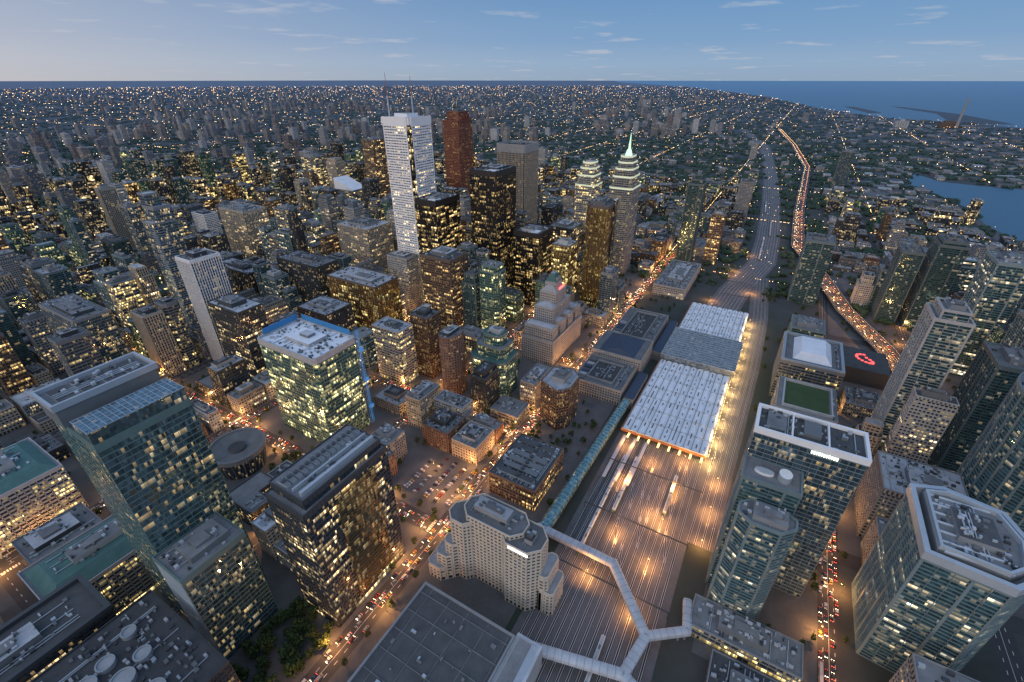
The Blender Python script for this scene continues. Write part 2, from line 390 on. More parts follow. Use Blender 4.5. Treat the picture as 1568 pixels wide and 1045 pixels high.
def centre():
    B=MB();occ(20,165,60,178)
    B.box(40,147,83,158,0,24,concd,roofd);B.ring(rect(39.5,147.5,82.5,158.5),rect(41,146,84,157),23,25.4,concd)
    for k in range(8): B.box(42+k*14,42.3+k*14,84,157,24,24.5,roofm)
    for k in range(5): B.box(41,146,86+k*16,86.3+k*16,24,24.4,roofm)
    B.frust(rect(112,149,66,81.8),24,rect(116,147,70,79),27,ltmet,roofm);B.box(110,151,64,82.4,0,24,conc,roofl)
    for k in range(34): x=R.uniform(45,140);y=R.uniform(88,150);B.box(x,x+R.uniform(.8,3),y,y+R.uniform(.8,4),24,25+R.random(),R.choice([ltmet,louv,roofm]))
    return B.obj('convention_centre')
centre()
def vault(name,pts,w,z,hh,mg,mf,roofh=3,legs=True):
    B=MB()
    for (a,b) in zip(pts[:-1],pts[1:]):
        L=math.hypot(b[0]-a[0],b[1]-a[1]);tx,ty=(b[0]-a[0])/L,(b[1]-a[1])/L;nx,ny=-ty,tx;K=7
        q=max(1,int(L/5))
        prof=[(math.cos(math.pi*k/(K-1))*w/2,z+hh+math.sin(math.pi*k/(K-1))*roofh) for k in range(K)]
        prof=[(w/2,z)]+prof+[(-w/2,z)]
        P=lambda o,t,zz:(a[0]+tx*t+nx*o,a[1]+ty*t+ny*o,zz)
        for i in range(len(prof)-1):
            B.face([P(prof[i][0],-w*.25,prof[i][1]),P(prof[i+1][0],-w*.25,prof[i+1][1]),P(prof[i+1][0],L+w*.25,prof[i+1][1]),P(prof[i][0],L+w*.25,prof[i][1])],mg,[(0,i*3),(0,i*3+3),(L,i*3+3),(L,i*3)])
        B.face([P(-w/2,0,z),P(w/2,0,z),P(w/2,L,z),P(-w/2,L,z)][::-1],mf)
        for t in range(q+1):
            for i in range(len(prof)-1):
                s=1.012
                B.face([P(prof[i][0]*s,L*t/q-.15,prof[i][1]+.12),P(prof[i+1][0]*s,L*t/q-.15,prof[i+1][1]+.12),P(prof[i+1][0]*s,L*t/q+.15,prof[i+1][1]+.12),P(prof[i][0]*s,L*t/q+.15,prof[i][1]+.12)],mf)
            if legs and t%5==0: B.rod(P(0,L*t/q,0),P(0,L*t/q,z),.7,concd,6)
    return B.obj(name)
vault('glazed_skywalk',[(246,109),(330,107),(452,104)],11,7,3,facade('skywalk_glass',(.12,.25,.26),.4,.15,2,2,.08,.8),ltmet,3.5)
vault('enclosed_footbridge',[(205,112),(242,112),(241,46),(199,8),(168,14)],7,9,3,roofl,concd,1.4)
vault('enclosed_footbridge',[(151,82),(168,14),(150,-30)],7,9,3,roofl,concd,1.4)
vault('enclosed_footbridge',[(199,8),(217,-16),(238,-12)],6,9,3,roofl,concd,1.4)
def hall():
    B=MB();occ(138,192,385,445);cx,cy=165,415
    B.frust(ell(cx,cy,21,21,32),0,ell(cx,cy,26,26,32),24,G['dark'])
    B.ring(ell(cx,cy,26.6,26.6,32),ell(cx,cy,24,24,32),22,27,concd)
    B.frust(ell(cx,cy,24,24,32),26,ell(cx,cy,9,9,32),22.5,roofm,roofm);B.prism(ell(cx,cy,8,8,24),22.5,25,louv,roofd)
    for k in range(32):
        t=k*math.pi/16;B.rod((cx+21*math.cos(t),cy+21*math.sin(t),0),(cx+26.4*math.cos(t),cy+26.4*math.sin(t),24),.3,ltmet,4)
    return B.obj('round_concert_hall')
hall()
def silver():
    B=MB();occ(43,104,245,345);p=rect(49,98,284,339);shell(B,p,0,176,'rbcc',roofm)
    gr=facade('roof_glazing',(.12,.22,.27),.5,.1,2.2,2.2,.04,.9)
    B.box(49.1,97.9,284.1,304,176.2,185,G['rbcc'],gr);
    for k in range(17): B.box(49+k*3.05,49.25+k*3.05,284,304,185,185.3,ltmet)
    for k in range(6): B.box(49,98,284+k*4,284.2+k*4,185,185.32,ltmet)
    B.box(48,99,316,341,176,189,louv,roofm);B.ring(rect(47,100,315,342),rect(48.5,98.5,316.5,340.5),188,192,ltmet)
    for k in range(4): B.box(52+k*11.5,61+k*11.5,319,338,189,190.5,R.choice([louv,roofl]),roofd)
    rooftop(B,rect(50,97,318,339),190.5,1.5,False)
    for k in range(5): B.box(54+k*9,59+k*9,306,313,176,180,ltmet)
    shell(B,rect(46,86,252,283.5),0,88,'rbcc',roofm);rooftop(B,rect(46,86,252,283),88,1.2)
    for k in range(60): B.box(45.6,45.9,253,283,2+k*1.4,2.5+k*1.4,ltmet)
    return B.obj('silver_glass_office_tower')
silver()
def darkt():
    B=MB();E0,E1,N0,N1=100,170,202,238;occ(E0,E1,N0,N1)
    shell(B,rect(E0,E1,N0,N1),0,118,'dark',roofm);shell(B,rect(E0+4,E1-2,N0+3,N1-1),118,125,'dark',roofm)
    B.box(E0+22,E1-14,N0-1.2,N0+.5,10,112,facade('glass_gold_bay',(.36,.27,.13),.85,.07,1.6,3.8,.11,1.6,tilt=.08))
    for k in range(27): B.box(E0+21.8,E1-13.8,N0-1.35,N0,10+k*3.8,10.4+k*3.8,dkmet)
    for k in range(14):
        B.box(E0+6+k*4.4,E0+9.2+k*4.4,N0+20,N0+30,125,127.5,ltmet,louv);B.rod((E0+7.6+k*4.4,N0+25,127.5),(E0+7.6+k*4.4,N0+25,128.6),1.3,dkmet,10)
    B.box(E0+6,E1-4,N0+6,N0+8,125,129,ltmet);B.box(E0+6,E1-4,N0+14,N0+15,125,128,ltmet)
    rooftop(B,rect(E0+6,E1-4,N0+4,N0+20),125,2,False)
    return B.obj('dark_glass_office_tower')
darkt()
def greent():
    B=MB();E0,E1,N0,N1=227,280,349,436;occ(E0,E1,N0,N1+4);p=cham(E0,E1,N0,N1,3)
    shell(B,p,0,112,'green',roofw);B.ring(off(p,.6),off(p,-1),108,114.5,conc)
    B.box(E0+16,E1-14,N0+26,N1-26,112,116,conc,roofw);B.box(E0+24,E1-20,N0+36,N1-38,116,119,louv,roofl);rooftop(B,p,112,2,False)
    bl=simple('blue_hoarding',(.05,.24,.50),.5,.15,objvar=0)
    B.box(E1-1.2,E1-.7,N0+6,N1-6,114.5,121,bl);B.box(E0+8,E1-4,N1-1.4,N1-.9,114.5,121,bl)
    return B.obj('green_glass_office_tower')
greent()
def hoist():
    B=MB();x,y=283,350;m=emis('blue_glow_lattice',(.1,.45,1),.3,(.05,.2,.5))  # blue light on the mast painted as emission, no lamp
    for dx in (-1.3,1.3):
        for dy in (-1.3,1.3): B.rod((x+dx,y+dy,0),(x+dx,y+dy,122),.16,m,4)
    for k in range(40):
        z=k*3;B.rod((x-1.3,y-1.3,z),(x+1.3,y-1.3,z+3),.11,m,3);B.rod((x-1.3,y+1.3,z),(x-1.3,y-1.3,z+3),.11,m,3);B.rod((x+1.3,y-1.3,z),(x+1.3,y+1.3,z+3),.11,m,3)
    for z in (22,58,96): B.box(x-2.6,x+2.6,y-3.6,y-1.5,z,z+3.6,m)
    B.box(x-1.6,x+1.6,y-1.6,y+1.6,122,124,dkmet)
    return B.obj('construction_hoist')
hoist()
H=[('office_tower',431,479,476,575,86,'gold'),('office_tower',357,383,366,410,77,'lbeige'),('office_building',387,413,344,372,88,'brown'),
('office_tower',263,295,528,591,104,'dark'),('office_tower',436,478,603,700,91,'dark'),('office_building',409,445,749,850,61,'dark'),
('hotel_tower',269,306,612,644,152,'vert'),('glass_office_building',158,194,682,780,100,'blue'),('office_tower',601,640,883,945,86,'lit'),
('hotel_tower',554,606,964,1050,106,'vertb'),('office_tower',530,558,503,545,93,'conc'),('office_tower',505,548,394,450,118,'brown'),
('office_tower',560,590,1133,1183,77,'white'),('office_tower',577,637,633,710,111,'vertb'),('office_tower',949,986,1214,1270,150,'lit'),('hotel_tower',981,1030,1003,1045,202,'brown'),
('apartment_tower',880,940,760,800,118,'beige'),('office_building',300,338,500,560,58,'brown'),('office_building',360,405,500,560,66,'dark'),
('office_tower',640,690,560,610,90,'conc'),('office_tower',690,740,470,520,120,'brown'),('office_tower',800,850,330,380,100,'dark'),('office_building',720,770,330,380,70,'lbeige')]
for a in H: tower(*a,amt=1.2)
B=MB();occ(895,945,1011,1090);shell(B,rect(895,942,1011,1080),0,84,'lit',roofw);B.face([(894,1010,86),(943,1010,86),(943,1082,112),(894,1082,112)],roofw);B.face([(894,1010,84),(894,1010,86),(894,1082,112),(894,1082,84)],white);B.box(894,943,1081,1082,84,112,white);B.obj('slant_roof_office_tower')
def slim():
    B=MB();occ(286,322,715,750);p=rect(289,318,719,748)
    shell(B,p,0,178,'blue',roofl);shell(B,rect(296,318,719,748),178,198,'blue',roofl);shell(B,rect(296,312,728,748),198,214,'blue',roofl)
    for k in range(55): B.prism(off(rect(289,303,719,730),.9),k*3.2,k*3.2+.3,ltmet,ltmet,True)
    return B.obj('slim_glass_condo_tower')
slim()
tower('brick_office_tower',366,396,293,314,84,'brick',poly=ell(381,304,17,13,14),roof=roofm)
B=MB();occ(391,436,238,287)
shell(B,cham(391,432,238,287,6),0,52,'green',copper);shell(B,cham(399,432,244,284,6),52,66,'green',roofm);shell(B,cham(406,428,250,278,5),66,79,'green',copper)
rooftop(B,rect(408,426,252,276),79);B.obj('stepped_green_office_building')
tower('hexagonal_office_building',374,428,152,184,54,'brown',poly=[(374,160),(386,150),(412,150),(424,162),(416,184),(384,184)],roof=roofl)
B=MB();occ(258,328,124,178);shell(B,rect(262,325,128,176),0,25,'brown',roofd);rooftop(B,rect(262,325,128,176),25,5,False);
for k in range(6): B.box(268+k*9,274+k*9,134,170,25,27.5,R.choice([louv,dkmet,ltmet]),R.choice([roofd,louv]));B.rod((271+k*9,150,27.5),(271+k*9,150,29),2,dkmet,10)
B.obj('broadcast_building')
for a in ((284,318,206,236,22,'beige'),(322,337,206,240,18,'brick'),(284,316,241,275,26,'brick'),(318,337,246,285,34,'conc'),(238,262,280,305,30,'concd'),(300,335,290,310,40,'beige'),(405,450,202,222,28,'concd'),(440,480,296,308,45,'conc'),(215,236,270,304,26,'brick')):
    tower('brick_warehouse' if a[5]=='brick' else 'low_office_building',*a[:5],a[5],roof=roofm,amt=3)
tower('low_office_building',112,160,290,308,34,'conc',roof=roofw,amt=2)
tower('low_office_building',112,150,246,284,22,'conc',roof=roofm,amt=2)
for a in ((-10,60,490,560,52),(0,74,350,400,44),(70,110,432,468,40),(-90,-20,360,430,50),(-110,-30,490,560,60)):
    B=MB();occ(*a[:4]);p=rect(*a[:4]);shell(B,p,0,a[4],'lbeige',roofm);B.frust(off(p,-2),a[4]+.3,off(p,-10),a[4]+6,copper,copper)
    rooftop(B,off(p,-11),a[4]+6,1.5);B.obj('government_office_building')
B=MB();occ(-75,24,296,345);shell(B,rect(-70,20,300,340),0,60,'dark',roofd);B.ring(rect(-71,21,299,341),rect(-68,18,302,338),60,63,dkmet);rooftop(B,rect(-50,10,305,335),60,2);B.obj('dark_roof_building')
B=MB();occ(-30,42,200,292);shell(B,rect(-26,38,205,288),0,62,'dark',roofd)
for x,y,r in ((-8,258,5),(3,262,4.2),(4,245,5.5),(16,250,4),(-6,236,4.5),(18,270,3.5),(10,225,5)):
    B.prism(ell(x,y,r,r,20),62,64.5,roofm,roofl);B.ring(ell(x,y,r+.5,r+.5,20),ell(x,y,r-.3,r-.3,20),62,65.2,ltmet)
rooftop(B,rect(-24,36,207,286),62,2.5,False);B.obj('rooftop_chiller_building')
# ---------------- south side
def condo(name,E0,E1,N0,N1,h,style='condo',poly=None,steps=()):
    B=MB();occ(E0,E1,N0,N1);p=poly or rect(E0,E1,N0,N1);shell(B,p,0,h,style,roofm);z=h
    for s in steps:
        q=off(p,-s[0]);shell(B,q,z,z+s[1],style,roofm);z+=s[1];p=q
    rooftop(B,p,z,.8,True,concd);return B.obj(name)
condo('condo_tower',513,550,-172,-145,158,'condow',steps=((4,8),))
condo('condo_tower',882,930,-249,-216,135,steps=((3,6),))
condo('condo_tower',888,930,-205,-178,117)
condo('condo_tower',743,790,-275,-241,156)
condo('condo_tower',498,545,-240,-196,132)
condo('curved_condo_tower',392,470,-236,-187,146,poly=ell(430,-212,40,24,26))
condo('condo_tower',820,860,-300,-265,140)
condo('condo_tower',640,690,-300,-262,120)
def br():
    B=MB();occ(264,335,-200,-118);p=[(264,-160),(276,-172),(300,-176),(325,-168),(332,-140),(325,-122),(268,-122)]
    shell(B,p,0,104,'condo',roofm);q=off(p,-5);B.ring(off(p,1.5),off(p,-1.5),104,110,ltmet);B.prism(q,104,110,louv,roofm)
    for k in range(7): B.rod((272+k*8,-160,110.2),(272+k*8,-130,110.2),1.0,ltmet,6)
    B.box(285,310,-158,-138,110,114,concd,roofd);rooftop(B,rect(285,310,-158,-138),114,2,False);rooftop(B,rect(274,322,-168,-130),110,2,False)
    B.ring(off(p,-5.5),off(p,-7),110,113,ltmet)
    return B.obj('wedge_condo_tower')
br()
def telus():
    B=MB();occ(266,325,-90,-18);p=rect(292,321,-86,-22);shell(B,p,0,140,'blue',roofd)
    B.ring(off(p,.8),off(p,-1.2),138,142.5,white)
    for y in (-44,-65): B.box(292,321,y,y+1,140.2,142.2,white)
    B.box(300,315,-60,-50,140,143,louv);B.box(298,318,-40,-28,140,141.2,roofm);rooftop(B,p,140,1.5,False)
    shell(B,rect(270,291.8,-56,-22),0,116,'condo',roofm);B.prism(ell(280,-46,5,4,16),116,121,ltmet,white);B.prism(ell(280,-34,3,6,16),116,118,white,roofl)
    s=emis('green_white_sign_light',(.85,1,.8),4)
    y=-56
    for q in (.6,1.1,.7,1,.5,.9,.7,.9,.6,.8,1): B.box(290.9,291.3,y-q,y,135,137.2,s);y-=q+.6
    return B.obj('sign_topped_office_tower')
telus()
condo('faceted_condo_tower',248,268,-58,-25,100,'condo',poly=[(248,-50),(256,-58),(263,-58),(268,-50),(268,-32),(262,-25),(254,-25),(248,-33)])
tower('low_retail_building',222,246,-86,-16,12,'lit',roof=roofm,amt=3)
tower('low_retail_building',176,214,-78,-34,9,'lit',roof=roofd,amt=3)
B=MB();occ(484,560,-110,-40);shell(B,rect(488,556,-105,-48),0,38,'blue',roofm);B.box(497,548,-98,-56,38,38.6,grass,grass);B.ring(rect(494,551,-101,-53),rect(495.5,549.5,-99.5,-54.5),38,41,conc)
rooftop(B,rect(489,555,-105,-99),38,2,False);B.obj('garden_roof_building')
B=MB();occ(566,655,-115,-40);shell(B,rect(570,650,-110,-45),0,52,'lit',roofm);B.frust(rect(582,642,-98,-57),52,rect(590,634,-90,-64),60,roofw,roofw);B.ring(rect(570,650,-110,-45),rect(573,647,-107,-48),52,55,ltmet);rooftop(B,rect(572,648,-108,-100),52,3,False);B.obj('arena_building')
B=MB();occ(340,482,-98,-35);shell(B,rect(345,475,-94,-40),0,30,'concd',roofm);rooftop(B,rect(350,470,-90,-44),30,2,False);
for k in range(5): B.box(352+k*24,370+k*24,-88,-52,30,33,roofl,R.choice([roofl,roofm,roofd]))
B.obj('sports_arena')
B=MB();B.box(655,715,-172,-120,0,22,dkmet,roofd);s=emis('red_roof_sign_light',(1,.08,.07),2.2)
for k in range(14):
    t=k/13*math.pi*1.6;x=688+11*math.cos(t);y=-146+9*math.sin(t*1.2);B.box(x-1.5,x+1.5,y-1.5,y+1.5,22,22.6,s)
B.obj('red_sign_roof_building')
tower('condo_block',380,430,-185,-128,58,'concd',amt=2.5);tower('condo_block',338,372,-190,-130,34,'concd',amt=2.5)
tower('low_office_building',572,610,-160,-122,16,'concd',amt=3)
tower('podium_building',190,238,-250,-129,58,'concd',roof=roofm,amt=2.5)
occ(560,770,-235,-112)
condo('condo_tower',903,955,-92,-51,111)
condo('condo_tower',700,745,-95,-55,40)
condo('slanted_condo_tower',1004,1040,143,172,165,'condo',steps=((4,8),(4,8)))
tower('apartment_tower',1032,1060,95,120,105,'brown');tower('apartment_tower',1467,1515,82,116,99,'conc')
tower('apartment_tower',2063,2105,-175,-137,128,'blue');tower('apartment_tower',2690,2740,172,200,75,'conc')
for a in ((810,960,112,168,20),(1064,1140,128,170,22)): tower('customs_building',*a,'conc',roof=roofm,amt=2.5)
# ------------------------------------------------------------------ paths / exclusion
RAIL=[(60,44),(420,48),(800,46),(1100,6),(1550,22),(2400,82),(3300,175),(4400,420)]
GARD=[(180,-270),(300,-266),(450,-262),(570,-240),(650,-205),(767,-179),(890,-135),(1076,-96),(1242,-55),(1588,-48),(2495,-56),(3358,25),(4400,160)]
def pd(P,x,y):
    b=1e9
    for (a,c) in zip(P[:-1],P[1:]):
        dx,dy=c[0]-a[0],c[1]-a[1];t=max(0,min(1,((x-a[0])*dx+(y-a[1])*dy)/(dx*dx+dy*dy)))
        b=min(b,math.hypot(x-a[0]-t*dx,y-a[1]-t*dy))
    return b
HARB=[(2347,-387),(2126,-461),(1957,-498),(1726,-496),(1547,-528),(1300,-600),(900,-700),(600,-2500),(2300,-2500),(2414,-744),(2410,-621),(2449,-512),(2612,-451)]
LAKE=[(5597,-1540),(6159,-1208),(6302,-815),(7249,-419),(8385,-81),(10975,455),(14821,1400),(28740,5961),(69327,23061),(160000,56000),(160000,-160000),(2000,-160000),(2600,-3000),(4700,-2300)]
def inp(P,x,y):
    c=False;n=len(P)
    for i in range(n):
        a=P[i];b=P[i-1]
        if (a[1]>y)!=(b[1]>y) and x<(b[0]-a[0])*(y-a[1])/(b[1]-a[1])+a[0]: c=not c
    return c
def wet(x,y): return inp(HARB,x,y) or inp(LAKE,x,y)
occ(222,282,194,262);occ(38,102,190,246)
def free(x0,x1,y0,y1,m=5):
    if min(x0,y0)<2800 :
        for a in OCC:
            if x0-m<a[1] and x1+m>a[0] and y0-m<a[3] and y1+m>a[2]: return False
    cx,cy=(x0+x1)/2,(y0+y1)/2;r=max(x1-x0,y1-y0)/2
    if abs(cy)<700:
        if pd(RAIL,cx,cy)<(56 if cx<850 else 34)+r: return False
        if pd(GARD,cx,cy)<20+r: return False
    if cx<860 and -30<cy<115: return False
    for q in ((x0,y0),(x1,y0),(x1,y1),(x0,y1)):
        if wet(*q): return False
    return True
# ------------------------------------------------------------------ streets & blocks
ES=[-500,-330,-170,-2,203,348,515,785,985,1150,1300,1480,1680,1900]
NSn=[190,318,480,640,750,930,1080,1240,1400,1580,1760,1960]
NSs=[-105,-212,-330,-470,-640]
RW=8.0
B=MB()
def strip(x0,x1,y0,y1,z=.15): B.box(x0,x1,y0,y1,-.3,z,paving,paving)
road=MB()
def roadq(x0,x1,y0,y1,z): road.face([(x0,y0,z),(x1,y0,z),(x1,y1,z),(x0,y1,z)],asphalt)
for n in NSn+NSs: roadq(-600 if n>0 else 200,2000,n-RW,n+RW,.010)
for e in ES: roadq(e-RW+.0,e+RW,190,1960,.016)
for e in (348,515,785,985,1150,1300,1480): roadq(e-RW,e+RW,-640,190,.020) if e in(985,1150,1300,1480) else roadq(e-RW,e+RW,-640,-60,.020)
mk=MB()
def dash(x0,y0,x1,y1,st=9,ln=3,w=.18,z=.026):
    L=math.hypot(x1-x0,y1-y0);t=0;dx,dy=(x1-x0)/L,(y1-y0)/L
    while t<L:
        a=(x0+dx*t,y0+dy*t);b=(x0+dx*(t+ln),y0+dy*(t+ln))
        mk.face([(a[0]+dy*w,a[1]-dx*w,z),(b[0]+dy*w,b[1]-dx*w,z),(b[0]-dy*w,b[1]+dx*w,z),(a[0]-dy*w,a[1]+dx*w,z)],paint);t+=st
for n in NSn[:5]+NSs[:2]:
    for o in (-3.6,3.6): dash(0 if n>0 else 230,n+o,1100,n+o)
    dash(0 if n>0 else 230,n,1100,n,8,8,.12)
for e in ES[3:9]:
    for o in (-3.6,3.6): dash(e+o,198,e+o,900,z=.030)
    for n in NSn[:4]:
        for s in (-1,1):
            for k in range(8): mk.face([(e-6.8+k*1.8,n+s*10-1.5,.034),(e-5.9+k*1.8,n+s*10-1.5,.034),(e-5.9+k*1.8,n+s*10+1.5,.034),(e-6.8+k*1.8,n+s*10+1.5,.034)],paint)
mk.obj('road_markings')
road.obj('city_streets')
def blocks(ES,NS):
    for a,b in zip(ES[:-1],ES[1:]):
        for c,d in zip(NS[:-1],NS[1:]): yield (a+RW,b-RW,c+RW,d-RW)
PLOTS=list(blocks(ES,NSn))+list(blocks([348,515,660,785,985,1150,1300,1480,1680,1900],NSs[::-1]))+[(993,1142,118,182),(1158,1292,60,182),(1308,1472,75,182),(1488,1672,85,182),(1688,1892,95,182)]
for q in PLOTS: strip(*q)
strip(20,203,98,182,.12);strip(211,340,-98,-22,.13)
strip(211,507,116,182,.14)
B.obj('pavement')
def hdist(x,y):
    r=R.random()
    if y<-100:
        if x<1000: return R.uniform(15,45) if r<.7 else R.uniform(60,110)
        return R.uniform(7,18) if r<.9 else R.uniform(20,70)
    if y<190: return R.uniform(12,30) if r<.75 else R.uniform(35,80)
    if x>985 and y<900: return R.uniform(10,26) if r<.78 else R.uniform(28,70)
    if x>1300: return R.uniform(8,22) if r<.82 else R.uniform(30,80)
    if 515<x<985 and 318<y<900: return R.uniform(35,75) if r<.5 else R.uniform(75,130)
    if x<515 and y<640: return R.uniform(12,28) if r<.75 else R.uniform(28,55)
    if y<1000: return R.uniform(14,45) if r<.6 else R.uniform(45,100)
    return R.uniform(12,34) if r<.62 else (R.uniform(40,80) if r<.88 else R.uniform(90,145))
NM={'condo':'apartment_tower','condow':'apartment_tower','brick':'brick_building','lit':'office_building','conc':'concrete_building'}
cnt=0
for q in PLOTS:
    x=q[0]+2
    while x<q[1]-14:
        w=min(R.uniform(22,50),q[1]-2-x)
        y=q[2]+2
        while y<q[3]-14:
            d=min(R.uniform(20,46),q[3]-2-y);g=R.uniform(1.5,8)
            x0,x1,y0,y1=x,x+w-g,y,y+d-g
            if x1-x0>9 and y1-y0>9 and vis(x0,y0,30) and free(x0,x1,y0,y1,2) and R.random()<.92:
                h=hdist((x0+x1)/2,(y0+y1)/2)
                if h>60 and w>34: x1=x0+min(x1-x0,30)
                dist=math.hypot(x0,y0)
                if h>60: s=R.choice(['condo','condo','condo','dark','vertb','conc','concd','blue','lit','dark','brown','green'])
                elif h>26: s=R.choice(['conc','beige','lit','dark','dark','brown','concd','concd','conc','green','condo','blue'])
                else: s=R.choice(['brick','concd','conc','concd','beige','dark','concd','lit'])
                Bq=MB();p=rect(x0,x1,y0,y1)
                if R.random()<.15: p=cham(x0,x1,y0,y1,min(x1-x0,y1-y0)*.2)
                elif h<60 and R.random()<.25 and x1-x0>24 and y1-y0>24:
                    a=(x1-x0)*R.uniform(.35,.6);b_=(y1-y0)*R.uniform(.35,.6)   # L-shaped
                    p=[(x0,y0),(x1,y0),(x1,y0+b_),(x0+a,y0+b_),(x0+a,y1),(x0,y1)] if R.random()<.5 else [(x0,y0),(x0+a,y0),(x0+a,y1-b_),(x1,y1-b_),(x1,y1),(x0,y1)]
                shell(Bq,p,0,h,s,None,1.0,2 if dist<1500 else 0)
                if len(p)==6: rooftop(Bq,rect(x0+1,x0+a,y0+1,y0+b_) if p[1][0]==x1 else rect(x0+1,x0+a,y0+1,y1-b_),h,1.5,False)
                elif h>30 and R.random()<.4 and dist<1500:
                    h2=h+R.uniform(5,16);pp=off(p,-3);shell(Bq,pp,h,h2,s,None,1.0,2);rooftop(Bq,pp,h2,.8,False)
                else: rooftop(Bq,p,h,1.2 if dist<1500 else .5,h>14)
                Bq.obj(NM.get(s,'city_building'));OCC.append((x0,x1,y0,y1));cnt+=1
            y+=d
        x+=w
print('fill',cnt)
# ------------------------------------------------------------------ distant city (one mass)
V=[];F=[];MI=[];UV=[];CL=[]
def fbox(x0,x1,y0,y1,h,col,roofc):
    n=len(V);V.extend([(x0,y0,0),(x1,y0,0),(x1,y1,0),(x0,y1,0),(x0,y0,h),(x1,y0,h),(x1,y1,h),(x0,y1,h)])
    u=R.randrange(999)*32*3.2
    for i,(a,b) in enumerate(((0,1),(1,2),(2,3),(3,0))):
        L=(x1-x0) if i%2==0 else (y1-y0)
        F.append((n+a,n+b,n+b+4,n+a+4));MI.append(0);UV.extend([(u,0),(u+L,0),(u+L,h),(u,h)]);CL.extend([col]*4)
    F.append((n+4,n+5,n+6,n+7));MI.append(1);UV.extend([(0,0)]*4);CL.extend([roofc]*4)
clusters=[(R.uniform(2800,16000),R.uniform(-.8,.35)) for k in range(30)]
clus=[(r*math.cos(.524-a),r*math.sin(.524-a),r) for r,a in clusters]
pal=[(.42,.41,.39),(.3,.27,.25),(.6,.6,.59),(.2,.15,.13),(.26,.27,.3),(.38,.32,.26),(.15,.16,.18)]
haze_col=(.15,.20,.28)  # haze colour painted into distant walls and roofs
def rpos(rmin,rmax,amin=-54,amax=54):
    r=rmin*(rmax/rmin)**R.random();a=math.radians(R.uniform(amin,amax))
    t=math.radians(30)-a;return r*math.cos(t),r*math.sin(t),r,a
for i in range(15000):
    x,y,r,a=rpos(1150,26000)
    if -700<x<1900 and 182<y<1960: continue
    if x<1900 and -640<y<=190: continue
    s=1+min(r,16000)/7000
    w=R.uniform(9,24)*s;d=R.uniform(9,24)*s;q=R.random()
    port=(y<-250 and x>1500)
    cl=min(math.hypot(x-c[0],y-c[1])/(1+c[2]/6000) for c in clus)
    tp=.006+(.30 if cl<300 else 0)+(.10 if a<-.35 and r<3600 else 0)+(.02 if a<0 and r<3500 else 0)
    if port: h=R.uniform(5,12);w*=1.8;d*=1.5;
    elif q<tp: h=R.uniform(35,100);w=R.uniform(18,30)*(.7+s*.3);d=R.uniform(18,45)*(.7+s*.3)
    elif q<tp+.08: h=R.uniform(12,22)
    else: h=R.uniform(5,9)
    if R.random()<(.5 if port else .55 if h<12 else 0): continue
    if not free(x,x+w,y,y+d,1) : continue
    c=R.choice(pal);k=R.uniform(.6,1.15);c=tuple(v*k for v in c);haze=1-math.exp(-r/12000)
    c=tuple(v*(1-haze)+hh*haze for v,hh in zip(c,haze_col));rc=R.choice([.05,.07,.1,.16,.22,.4]);rc=tuple(rc*(1-haze)+hh*haze for hh in haze_col)  # wall and roof colours faded into painted haze, growing with distance
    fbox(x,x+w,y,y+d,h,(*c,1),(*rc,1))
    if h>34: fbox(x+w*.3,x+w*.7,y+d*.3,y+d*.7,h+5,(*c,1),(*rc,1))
rm,nt,b=newmat('far_roof');at=nt.nodes.new('ShaderNodeAttribute');at.attribute_name='bcol';nt.links.new(at.outputs['Color'],b.inputs['Base Color']);b.inputs['Roughness'].default_value=.85
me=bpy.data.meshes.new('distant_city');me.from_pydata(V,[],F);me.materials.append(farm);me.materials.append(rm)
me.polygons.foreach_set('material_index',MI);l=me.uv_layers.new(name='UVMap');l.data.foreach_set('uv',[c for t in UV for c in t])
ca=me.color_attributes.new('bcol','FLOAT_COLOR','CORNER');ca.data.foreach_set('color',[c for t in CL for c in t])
o=bpy.data.objects.new('distant_city',me);bpy.context.scene.collection.objects.link(o)
# ------------------------------------------------------------------ foliage
def hazefac(nt,L=12000.):  # amount of haze by distance, painted into base colours
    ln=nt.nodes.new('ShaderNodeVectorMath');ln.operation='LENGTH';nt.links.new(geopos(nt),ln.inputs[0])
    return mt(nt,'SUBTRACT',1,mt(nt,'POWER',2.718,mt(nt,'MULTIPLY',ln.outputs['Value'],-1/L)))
def leafmat(name,c1,c2,far=False):
    m,nt,b=newmat(name);p=geopos(nt);n=noise(nt,.25 if not far else .05,4,p)
    c=mixc(nt,n,c1,c2)
    if far: c=mixc(nt,hazefac(nt),c,(.10,.145,.205))  # aerial haze painted into the far leaf colour
    nt.links.new(c,b.inputs['Base Color']);b.inputs['Roughness'].default_value=.9;b.inputs['Specular IOR Level'].default_value=.2;return m
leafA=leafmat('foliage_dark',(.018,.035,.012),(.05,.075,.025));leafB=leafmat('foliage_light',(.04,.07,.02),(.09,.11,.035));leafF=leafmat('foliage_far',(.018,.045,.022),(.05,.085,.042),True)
bark=simple('bark',(.08,.06,.045),.9)
ph=(1+5**.5)/2
ICO=np.array([(-1,ph,0),(1,ph,0),(-1,-ph,0),(1,-ph,0),(0,-1,ph),(0,1,ph),(0,-1,-ph),(0,1,-ph),(ph,0,-1),(ph,0,1),(-ph,0,-1),(-ph,0,1)])/1.9
IF=[(0,11,5),(0,5,1),(0,1,7),(0,7,10),(0,10,11),(1,5,9),(5,11,4),(11,10,2),(10,7,6),(7,1,8),(3,9,4),(3,4,2),(3,2,6),(3,6,8),(3,8,9),(4,9,5),(2,4,11),(6,2,10),(8,6,7),(9,8,1)]
